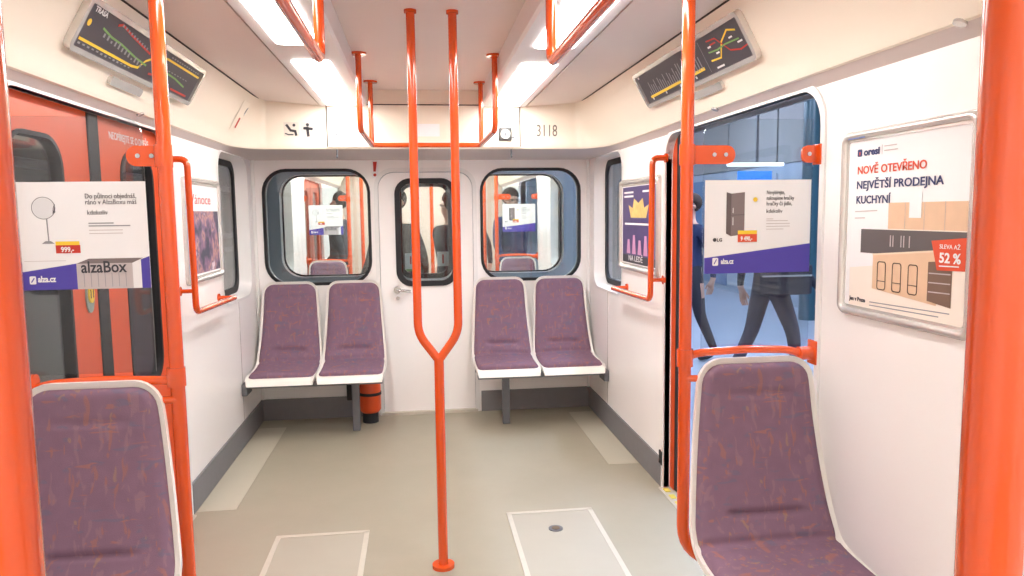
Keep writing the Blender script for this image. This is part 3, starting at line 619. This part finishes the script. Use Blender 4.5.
P.lines([[(U(2.035), V(1.765)), (U(1.98), V(1.765))], [(U(2.035), V(1.752)), (U(1.975), V(1.752))]], .003, 'small_print', BOXC, t); P.lines([[(U(2.046), V(1.77)), (U(2.046), V(1.742))]], .001, 'divider', GREYINK, t)
P.lines([[(U(2.17), V(1.575)), (U(2.06), V(1.578))], [(U(2.17), V(1.555)), (U(2.12), V(1.556))]], .003, 'small_print', BOXC, t)
P.text('Jen v Praze', .017, U(2.185), V(1.298), INK, t, width=.085, bold=.0008); P.lines([[(U(2.08), V(1.302)), (U(1.74), V(1.31))], [(U(2.08), V(1.292)), (U(1.78), V(1.297))]], .003, 'small_print', GREYINK, t)
MB().box(W-.018, W-.0195, 2.12, 2.205, 1.798, 1.811).build('maker_plate', mat('plate_blue', (70, 100, 170), .4), t)

def poster_people():
    m = mat('people_print', (120, 100, 120), .5); nt = m.node_tree; b = nt.nodes['Principled BSDF']; tc = [n for n in nt.nodes if n.type == 'TEX_COORD'][0]
    v = nt.nodes.new('ShaderNodeTexNoise'); v.inputs['Scale'].default_value = 9; v.inputs['Detail'].default_value = 3; nt.links.new(tc.outputs['Object'], v.inputs['Vector'])
    cr_ = nt.nodes.new('ShaderNodeValToRGB'); nt.links.new(v.outputs[0], cr_.inputs[0]); e = cr_.color_ramp.elements
    e[0].position = .38; e[0].color = (*lin((70, 72, 90)), 1); e[1].position = .5; e[1].color = (*lin((140, 110, 140)), 1)
    for p, c in ((.56, (196, 150, 140)), (.62, (110, 90, 120)), (.7, (232, 214, 222))):
        q = e.new(p); q.color = (*lin(c), 1)
    nt.links.new(cr_.outputs[0], b.inputs['Base Color']); return m
t, P = framed(-1, 4.12, 4.84, 1.215, 1.80, .04, 'silver-framed poster of a crowd behind the left wall grab rail')
P.rects([(.05, .05, .67, .40)], 'crowd_print', poster_people(), t); P.text('Vánoce', .08, .12, .44, REDINK, t, width=.4)
t, P = framed(1, 4.06, 4.88, 1.205, 1.79, .045, 'silver-framed dark purple theatre poster behind the right wall grab rail')
P.rects([(.06, .05, .76, .535)], 'night_print', mat('night_purple', (78, 64, 116), .5, vary=.3, scale=8), t)
P.rects([(.06, .05, .76, .10)], 'black_foot', INK, t, .0015); P.text('NA LEDĚ', .05, .2, .065, PAPER, t, .002, width=.3)
def gold_print():
    return mat('gold_print', (236, 196, 120), .5, vary=.3, scale=30)
GOLD = gold_print()
P.polys([[(.25, .34), (.57, .34), (.62, .42), (.53, .40), (.50, .46), (.41, .43), (.32, .46), (.29, .40), (.2, .42)]], 'gold_crown', GOLD, t, .002)
P.lines([[(.12, .30), (.70, .30)], [(.1, .50), (.3, .50)], [(.5, .50), (.7, .50)], [(.1, .475), (.3, .475)]], .012, 'light_lettering', PAPER, t, .002)
P.polys([[(.16+.12*k, .11), (.24+.12*k, .11), (.22+.12*k, .2+.03*(k % 2)), (.18+.12*k, .2+.03*(k % 2))] for k in range(4)], 'figure_print', mat('pink_print', (206, 150, 190), .5), t, .002)

# ------------------------------------------------------------ line maps on the coves
def cove_plane(s, y0):
    d = Vector((s*(1.222-1.09), 0, 2.115-2.352)).normalized()   # down the slope
    bot = Vector((s*1.205, y0, 2.115+.030)); nrm = Vector((-s*.237, 0, -.132)).normalized()
    return bot, -d, nrm
def line_map(s, label):
    y0, y1, H = 2.64, 3.945, .195; bot, up, nrm = cove_plane(s, 0)
    L = y1-y0; O = Vector((bot.x, y0 if s < 0 else y1, bot.z))+nrm*.004; P = Plane(O, (0, 1 if s < 0 else -1, 0), up)
    if P.n.dot(nrm) < 0: print('map plane flipped')
    t = thing('line_map', P.p(L/2, 0), label, 'map')
    MB().plate(rr(0, L, 0, H, .03), [rr(.022, L-.022, .02, H-.02, .006)], lambda a, b: P.p(a, b, .02), -P.n*.03).build('frame', SILVER, t, smooth=40)
    MB().plate(rr(.015, L-.015, .015, H-.015, .01), [], lambda a, b: P.p(a, b, .008), -P.n*.01).build('black_panel', MAPBG, t)
    q0 = L/2-.24 if s < 0 else L/2-.06
    MB().plate(rr(q0, q0+.32, -.055, -.02, .015), [], lambda a, b: P.p(a, b, .012), -P.n*.02).build('holder_grip', SILVER, t, smooth=40)
    return t, P, L, H
t, P, L, H = line_map(-1, 'long black metro line map with yellow and green lines on the left cove')
h0 = .009
P.lines([[(.06, .050), (.52, .046), (.58, .052), (.62, .09), (.70, .125), (.82, .165-.02), (1.27, .145)]], .010, 'yellow_line', YELINK, t, h0)
P.lines([[(.18, .118), (.26, .105), (.36, .100), (.52, .082), (.64, .075)], [(.86, .09), (1.0, .085), (1.14, .07)]], .008, 'green_line', GREENINK, t, h0+.0004)
P.lines([[(.27, .155), (.30, .165), (.40, .150), (.62, .125)], [(.70, .05), (.82, .06), (.78, .09)], [(1.0, .035), (1.22, .035)]], .009, 'red_line', REDINK, t, h0+.0008)
rnd = random.Random(3)
P.rects([(.06+k*.036, .030+rnd.random()*.004, .078+k*.036, .038) for k in range(13)]+[(.2+k*.035, .09-.003*k, .214+k*.035, .096-.003*k+rnd.random()*.02) for k in range(12)]+[(.30+k*.03, .158-.003*k, .312+k*.03, .168-.003*k) for k in range(10)]+[(.85+k*.034, .158, .868+k*.034, .164) for k in range(12)]+[(.88+k*.04, .10, .90+k*.04, .104) for k in range(7)], 'station_names', GREYINK, t, h0+.001)
P.text('TRASA', .026, .07, .155, PAPER, t, h0, width=.10, bold=.0008); P.polys([ring(.072, .112, .013, 14)[:-1]], 'line_badge', YELINK, t, h0+.001)
t, P, L, H = line_map(1, 'long black single-line station map with thick yellow bar on the right cove')
P.lines([[(.10, .048), (.83, .056)]], .014, 'yellow_line', YELINK, t, h0)
P.lines([[(.12+k*.028, .058), (.12+k*.028, .074+.05*abs(math.sin(k*1.9))+.018*(k > 14))] for k in range(26)], .008, 'station_names', GREYINK, t, h0+.0005)
P.rects([(.11+k*.2, .030, .125+k*.2, .041) for k in range(4)], 'transfer_marks', PAPER, t, h0)
P.lines([[(.88, .03), (.88, .165)]], .002, 'divider', GREYINK, t, h0)
P.lines([[(.93, .07), (1.02, .065), (1.08, .12), (1.16, .15), (1.22, .135)]], .007, 'yellow_line', YELINK, t, h0)
P.lines([[(.96, .15), (1.04, .145), (1.08, .11), (1.12, .075), (1.20, .06), (1.26, .065)], [(.98, .13), (1.03, .13)]], .006, 'red_line', REDINK, t, h0+.0004)
P.lines([[(.94, .105), (1.02, .10), (1.10, .105), (1.22, .10)]], .006, 'green_line', GREENINK, t, h0+.0008)
P.rects([(.95, .12, .98, .128), (1.0, .085, 1.03, .092), (1.15, .115, 1.18, .122), (1.2, .085, 1.24, .092), (.95, .03, 1.02, .038), (.04, .16, .06, .17)], 'station_names', PAPER, t, h0+.001)

# ------------------------------------------------------------ small stickers and fittings
def sticker(O, u, v, w, h, name, label, base=PAPER):
    t = thing(name, O, label, 'sticker'); P = Plane(O, u, v)
    P.rects([(0, 0, w, h)], 'backing', base, t, .0006); return t, P
e = FE-.001
t, P = sticker((-.945, e, 2.115), (1, 0, 0), (0, 0, 1), .10, .095, 'pictogram', 'seated passenger pictogram sticker, left of the two over the left end window', mat('sticker_grey', (226, 218, 206), .5))
P.lines([[(.02, .075), (.045, .04), (.075, .035), (.08, .01)]], .016, 'seated_figure', INK, t, .0015); P.polys([ring(.068, .075, .010, 10)[:-1]], 'figure_head', INK, t, .0015); P.lines([[(.01, .02), (.03, .012), (.06, .012)]], .008, 'seat_mark', INK, t, .0015)
t, P = sticker((-.83, e, 2.110), (1, 0, 0), (0, 0, 1), .09, .10, 'pictogram', 'standing figure pictogram sticker, right of the two over the left end window', mat('sticker_grey2', (228, 220, 210), .5))
P.lines([[(.04, .065), (.045, .01)], [(.02, .06), (.07, .055)]], .018, 'standing_figure', INK, t, .0015); P.polys([ring(.042, .083, .011, 10)[:-1]], 'figure_head', INK, t, .0015)
t, P = sticker((-.05, FE-.0105, 2.115), (1, 0, 0), (0, 0, 1), .15, .085, 'notice', 'small blank white notice on the hatch over the end door')
t = thing('speaker_box', (.555, FE-.01, 2.085), 'small grey square call unit on the hatch at the right', 'speaker')
MB().box(.51, .60, FE-.01, FE-.026, 2.085, 2.175, .008).build('housing', mat('housing_dark', (70, 68, 66), .5), t); MB().disc((.555, FE-.028, 2.13), (0, 1, 0), .033, .008).build('round_grille', SILVER, t, smooth=40); MB().disc((.555, FE-.033, 2.13), (0, 1, 0), .013, .004).build('centre_button', METAL, t)
t = thing('car_number', (.77, e, 2.11), 'dark car number 3118 on the cove right of the hatch', 'number'); Plane((.775, e, 2.118), (1, 0, 0), (0, 0, 1)).text('3118', .115, 0, 0, mat('number_grey', (120, 110, 102), .5), t, width=.145, name='numerals')
t, P = sticker((-.405, D-.0005, 1.862), (1, 0, 0), (0, 0, 1), .05, .135, 'safety_sticker', 'small white sticker with red exclamation mark above left of the end door')
P.polys([[(.012, .05), (.030, .05), (.040, .125), (.010, .125)]], 'red_stroke', REDINK, t, .0012); P.polys([ring(.022, .025, .012, 10)[:-1]], 'red_dot', REDINK, t, .0012)
# emergency notice on the left cove by the corner
bot, up, nrm = cove_plane(-1, 0); O = Vector((bot.x, 4.86, bot.z))+nrm*.004-up*.02; u = Vector((0, 1, 0))
t, P = sticker(O, u, up, .26, .20, 'cove_notice', 'pale plate with grey symbol and red tab on the left cove near the corner', COVE)
P.polys([ring(.17, .14, .034, 14)[:-1]], 'grey_symbol', METAL, t, .0015); P.lines([[(.15, .12), (.19, .16)]], .008, 'symbol_bar', PAPER, t, .0022); P.rects([(.08, .02, .11, .09)], 'red_tab', REDINK, t, .0015)

# ------------------------------------------------------------ neighbouring car: copies of screens, poles, seats
NY = 8.45-YS
for s, nm in ((-1, 'left'), (1, 'right')):
    c = copy_tree(poles[s], d=(0, NY, 0)); c['label'] = f'orange pole in the next car, seen through the {nm} end window'
    c = copy_tree(scr[s], d=(0, NY, 0)); c['label'] = f'glass screen in the next car, seen through the {nm} end window'
    c = copy_tree(seats[s], d=(0, NY, 0)); c['label'] = f'purple seat in the next car, seen through the {nm} end window'
for o in [o for o in list(scene.objects) if o.name.startswith('advert_sticker') and o.parent is None]:
    c = copy_tree(o, d=(0, NY, 0)); nm = 'left' if o.location.x < 0 else 'right'
    c['label'] = 'advert with round mirror in the next car, seen through the left end window' if nm == 'left' else 'advert with fridge in the next car, seen through the right end window'
# doors of the next car
g = thing('door_4', (-1.36, 9.2, 0), kind='structure', cat='door', label='closed orange doors of the neighbouring car at the left')
def leaf2(s, y0, y1, t):
    MB().plate([(y0, .01), (y1, .01), (y1, 2.03), (y0, 2.03)], [rr(y0+.18, y1-.18, .8, 1.87, .11)], lambda a, b: (s*1.345, a, b), (s*.035, 0, 0)).build('door_leaf', ORANGE2, t)
    MB().plate(rr(y0+.17, y1-.17, .79, 1.88, .12), [], lambda a, b: (s*1.36, a, b), (s*.006, 0, 0)).build('pane', GLASSW, t)
leaf2(-1, 8.42, 9.24, g); leaf2(-1, 9.26, 10.08, g)
grab_pole(-.72, 9.0, 'second orange pole in the next car, right of its mirror advert', 2.30)
grab_pole(.74, 9.0, 'second orange pole in the next car, left of its fridge advert', 2.30)
grab_pole(.10, 8.8, 'orange pole in the next car, seen through the end door window', 2.43)
t, P = sticker((-.185, 6.598, 1.08), (1, 0, 0), (0, 0, 1), .10, .16, 'door_notice', 'left small white notice on the next car door glass'); P.rects([(.0, .0, .10, .02)], 'green_foot', GREENINK, t, .0015); P.lines([[(.05, .07), (.05, .13)]], .014, 'red_mark', REDINK, t, .0015)
t, P = sticker((.10, 6.598, 1.12), (1, 0, 0), (0, 0, 1), .10, .13, 'door_notice', 'right small white notice on the next car door glass'); P.lines([[(.05, .03), (.05, .1)]], .014, 'red_mark', REDINK, t, .0015)

# ------------------------------------------------------------ people
SKIN = mat('skin', (206, 160, 138), .5); EYE = mat('eye', (40, 34, 32), .3)
def person(loc, heading, label, jacket, trousers, hair, stride=0, h=1.76, arm=.12, bag=None):
    t = thing('person', loc, label, 'person'); k = h/1.76
    V_ = []; R_ = []; E_ = []; C_ = []
    def v(x, y, z, r): V_.append(Vector((x, y, z))*k); R_.append(r*k); return len(V_)-1
    def e(a, b, c): E_.append((a, b)); C_.append(c); return b
    pel = v(0, 0, .97, .125); sp = e(pel, v(0, .0, 1.12, .118), 0); ch = e(sp, v(0, .005, 1.32, .135), 0); nb = e(ch, v(0, -.005, 1.46, .062), 0)
    n2 = e(nb, v(0, .01, 1.53, .052), 2); hd = e(n2, v(0, .022, 1.60, .072), 2); h2 = e(hd, v(0, .015, 1.675, .082), 2); e(h2, v(0, .0, 1.725, .05), 2)
    nose = e(hd, v(0, .115, 1.618, .012), 2)
    for s in (-1, 1):
        e(h2, v(s*.086, .0, 1.64, .014), 2)
        sh = e(ch, v(s*.175, 0, 1.41, .062), 0); sw = s*arm*2
        el = e(sh, v(s*.225, -.02+sw*.4, 1.13, .047), 0); wr = e(el, v(s*.225, .10+sw, .90, .032), 0); pa = e(wr, v(s*.222, .125+sw, .84, .030), 2)
        for i in range(4):
            q = e(pa, v(s*.218, .098+sw+i*.021, .775+abs(i-1.5)*.006, .009), 2); q = e(q, v(s*.205, .102+sw+i*.020, .740+abs(i-1.5)*.008, .008), 2); e(q, v(s*.188, .106+sw+i*.019, .722, .007), 2)
        q = e(pa, v(s*.20, .165+sw, .815, .010), 2); e(q, v(s*.192, .172+sw, .78, .008), 2)
        st_ = s*stride
        hp = e(pel, v(s*.09, 0, .90, .098), 1); kn = e(hp, v(s*.095, .04+st_*.5, .50, .066), 1); ak = e(kn, v(s*.095, st_-.05*(stride != 0), .10, .043), 1)
        hl = e(ak, v(s*.095, st_+.03, .05, .042), 3); e(hl, v(s*.10, st_+.16, .035, .035), 3)
    me = bpy.data.meshes.new('b'); me.from_pydata(V_, E_, []); o = bpy.data.objects.new('b', me); col.objects.link(o)
    md = o.modifiers.new('s', 'SKIN'); md.use_smooth_shade = True; ss = o.modifiers.new('u', 'SUBSURF'); ss.levels = 1; ss.render_levels = 1
    for d, r in zip(me.skin_vertices[0].data, R_): d.radius = (r, r); d.use_root = False
    me.skin_vertices[0].data[0].use_root = True
    dg = bpy.context.evaluated_depsgraph_get(); dg.update(); bm_ = bpy.data.meshes.new_from_object(o.evaluated_get(dg)); bpy.data.objects.remove(o)
    bm_.materials.clear()
    for m in (jacket, trousers, SKIN, mat('shoe', (40, 36, 36), .5), EYE): bm_.materials.append(m)
    segs = [(V_[a], V_[b], c) for (a, b), c in zip(E_, C_)]
    for p in bm_.polygons:
        c = p.center; best = 9; bi = 0
        for a, b, ci in segs:
            d = b-a; tt = max(0, min(1, (c-a).dot(d)/d.length_squared)); q = (c-a-d*tt).length
            if q < best: best, bi = q, ci
        p.material_index = bi; p.use_smooth = True
    bm = bmesh.new(); bm.from_mesh(bm_)
    for s in (-1, 1):
        q = bmesh.ops.create_icosphere(bm, subdivisions=1, radius=.012*k, matrix=Matrix.Translation(Vector((s*.032, .092, 1.645))*k))
        for f in {f for vv in q['verts'] for f in vv.link_faces}: f.material_index = 4
    q = bmesh.ops.create_cube(bm, size=1, matrix=Matrix.Translation(Vector((0, .092, 1.572))*k) @ Matrix.Diagonal((.045, .012, .008, 1)))
    for f in {f for vv in q['verts'] for f in vv.link_faces}: f.material_index = 3
    bm.to_mesh(bm_); bm.free()
    b = bpy.data.objects.new('body', bm_); col.objects.link(b); b.parent = t; BASE[b] = BASE[t]
    hm = bpy.data.meshes.new('hair'); bm = bmesh.new(); bmesh.ops.create_icosphere(bm, subdivisions=3, radius=.105*k)
    for vv in bm.verts:
        if vv.co.y > 0: vv.co.y *= .75
        if vv.co.z < 0 and vv.co.y > 0: vv.co.z *= .1
        vv.co += Vector((0, -.012, 1.69))*k
    for f in bm.faces: f.smooth = True
    bm.to_mesh(hm); bm.free(); hm.materials.append(hair); ho = bpy.data.objects.new('hair', hm); col.objects.link(ho); ho.parent = t
    t.rotation_euler = (0, 0, heading); return t
BLK = mat('dark_jacket', (44, 44, 54), .8); JEAN = mat('dark_trousers', (52, 50, 66), .8); HAIR = mat('brown_hair', (60, 44, 36), .8); BLU = mat('navy_coat', (36, 46, 84), .8); GRY = mat('charcoal_coat', (70, 66, 66), .8)
person((-.27, 6.98, 0), math.radians(160), 'person in dark coat standing in the next car, left in the door window', GRY, JEAN, HAIR, h=1.80)
person((.25, 7.06, 0), math.radians(40), 'person in charcoal jacket standing in the next car, right in the door window', BLK, JEAN, HAIR, h=1.78)
person((3.02, 6.2, 0), math.radians(-75), 'person in dark clothes striding along the platform outside the open door', BLK, JEAN, HAIR, stride=.30, h=1.76)
person((2.78, 7.5, 0), math.radians(100), 'person in navy coat on the platform, left of the striding one', BLU, BLK, HAIR, stride=.2, h=1.74)
person((-1.02, 9.35, 0), math.radians(70), 'person in dark jacket in the next car, behind the mirror advert', BLK, JEAN, HAIR, h=1.84)
person((1.06, 8.95, 0), math.radians(200), 'person in navy coat in the next car, behind the fridge advert', BLU, BLK, HAIR, h=1.86)
person((.62, 9.7, 0), math.radians(120), 'person in charcoal coat farther back in the next car, left of the fridge advert', GRY, JEAN, HAIR, h=1.82)
# the bag carried by the striding person
t = thing('shoulder_bag', (3.0, 5.98, .80), 'dark shoulder bag carried by the striding person on the platform', 'bag')
MB().box(2.78, 3.26, 5.90, 6.02, .86, 1.12, .03).build('bag_body', BLK, t, smooth=40); MB().box(2.80, 3.24, 5.885, 5.90, 1.02, 1.035).build('zip', SILVER, t)
MB().tube([(2.82, 5.96, 1.10), (2.95, 6.03, 1.38), (3.05, 6.10, 1.47)], .012, 8).build('strap', BLK, t)

# ------------------------------------------------------------ platform outside (right) and tunnel (left)
PF = mat('platform_stone', (150, 158, 170), .3, vary=.12, scale=3); PWALL = mat('platform_wall', (160, 172, 184), .35, vary=.08, scale=2); PANEL = mat('platform_grey_panel', (140, 138, 136), .5)
PBLUE = mat('platform_blue_panel', (104, 132, 164), .35); TEAL = mat('teal_column_tile', (50, 84, 96), .3)
MB().box(1.50, 7.0, -6, 44, -.12, 0).build('platform_floor', PF, kind='structure', cat='floor', label='blue grey polished platform floor outside the open door')
pw = MB().box(6.0, 6.15, -6, 44, 0, 4.2).build('platform_wall', PWALL, kind='structure', cat='wall', label='platform wall beyond the open door')
for k in range(16): MB().box(5.97, 6.0, 2.0+k*2.0, 3.94+k*2.0, 2.35, 3.5).build('cladding_panel', PANEL, pw)
for k in range(16): MB().box(5.98, 6.0, 2.0+k*2.0, 3.96+k*2.0, .1, 2.2).build('cladding_panel', PBLUE if k % 3 == 0 else PWALL, pw)
MB().box(1.5, 6.2, -6, 44, 4.0, 4.1).build('platform_ceiling', mat('platform_ceiling_grey', (92, 100, 112), .6), kind='structure', cat='ceiling', label='platform ceiling')
MB().box(1.5, 6.0, 44, 44.1, 0, 4.1).build('platform_end_wall', PWALL, kind='structure', cat='wall', label='far end wall of the platform')
PL = emit('platform_tube', (208, 224, 255), PLATFORM_LAMP)
for i, (x, y) in enumerate([(2.4, 2.6), (2.4, 5.6), (2.4, 8.6), (2.4, 11.6), (4.6, 4), (4.6, 7.2), (4.2, 12.6), (2.4, 15), (3.4, 20), (3.4, 26), (3.4, 33), (3.4, 40)]):  # the last four lamps are added to brighten the distant platform
    t = thing('platform_lamp', (x, y, 3.6), f'bluish tube lamp over the {"near" if x < 3 else "far"} side of the platform, ' + ('abreast of the seats', 'beyond the doorway', 'abreast of the gap', 'far along', 'abreast of the doorway', 'abreast of the next car', 'beside the sign', 'beyond the next car door', 'added for brightness in the distance', 'added for brightness deep along the platform', 'added for brightness near the far end', 'added for brightness, farthest of all')[i], 'lamp', 'platform tube lamps')
    MB().box(x-.10, x+.10, y-.75, y+.75, 3.64, 3.72).build('housing', METAL, t); MB().box(x-.07, x+.07, y-.72, y+.72, 3.60, 3.64).build('tube', PL, t); MB().box(x-.01, x+.01, y-.01, y+.01, 3.7, 4.02).build('stem', METAL, t)
for i, (x, y) in enumerate(((5.5, 10.0), (4.6, 17))):
    MB().tube([(x, y, 0), (x, y, 4.0)], .13, 24).build('platform_column', TEAL, label='dark teal platform column ' + ('nearer the open door' if i == 0 else 'farther along the platform'), cat='column', smooth=40)
t = thing('station_sign', (5.3, 11.3, 2.0), 'lit blue station sign on the platform above the advert', 'sign'); MB().box(5.0, 5.55, 11.3, 11.36, 2.0, 2.2).build('sign_face', emit('sign_blue', (40, 120, 220), 1.0), t); MB().box(4.83, 5.74, 11.28, 11.38, 2.28, 2.33).build('sign_lamp', emit('sign_white', (220, 235, 255), 2), t)
MB().box(5.28, 5.32, 11.3, 11.34, 2.3, 4.0).build('sign_stem', METAL, t)
TUN = mat('tunnel_concrete', (92, 92, 88), .8, vary=.2, scale=4)
tw = MB().box(-2.45, -2.3, -6, 24, -.8, 4.2).build('tunnel_wall', TUN, kind='structure', cat='wall', label='dark tunnel wall outside the left doors')
m = MB()
for z in (1.2, 1.36, 1.9): m.tube([(-2.27, -6, z), (-2.27, 24, z)], .03, 8)
m.build('cable', METAL, tw)
MB().box(-2.4, 1.5, -6, 24, -.9, -.8).build('track_bed', TUN, kind='structure', cat='ground', label='dark track bed under the cars')
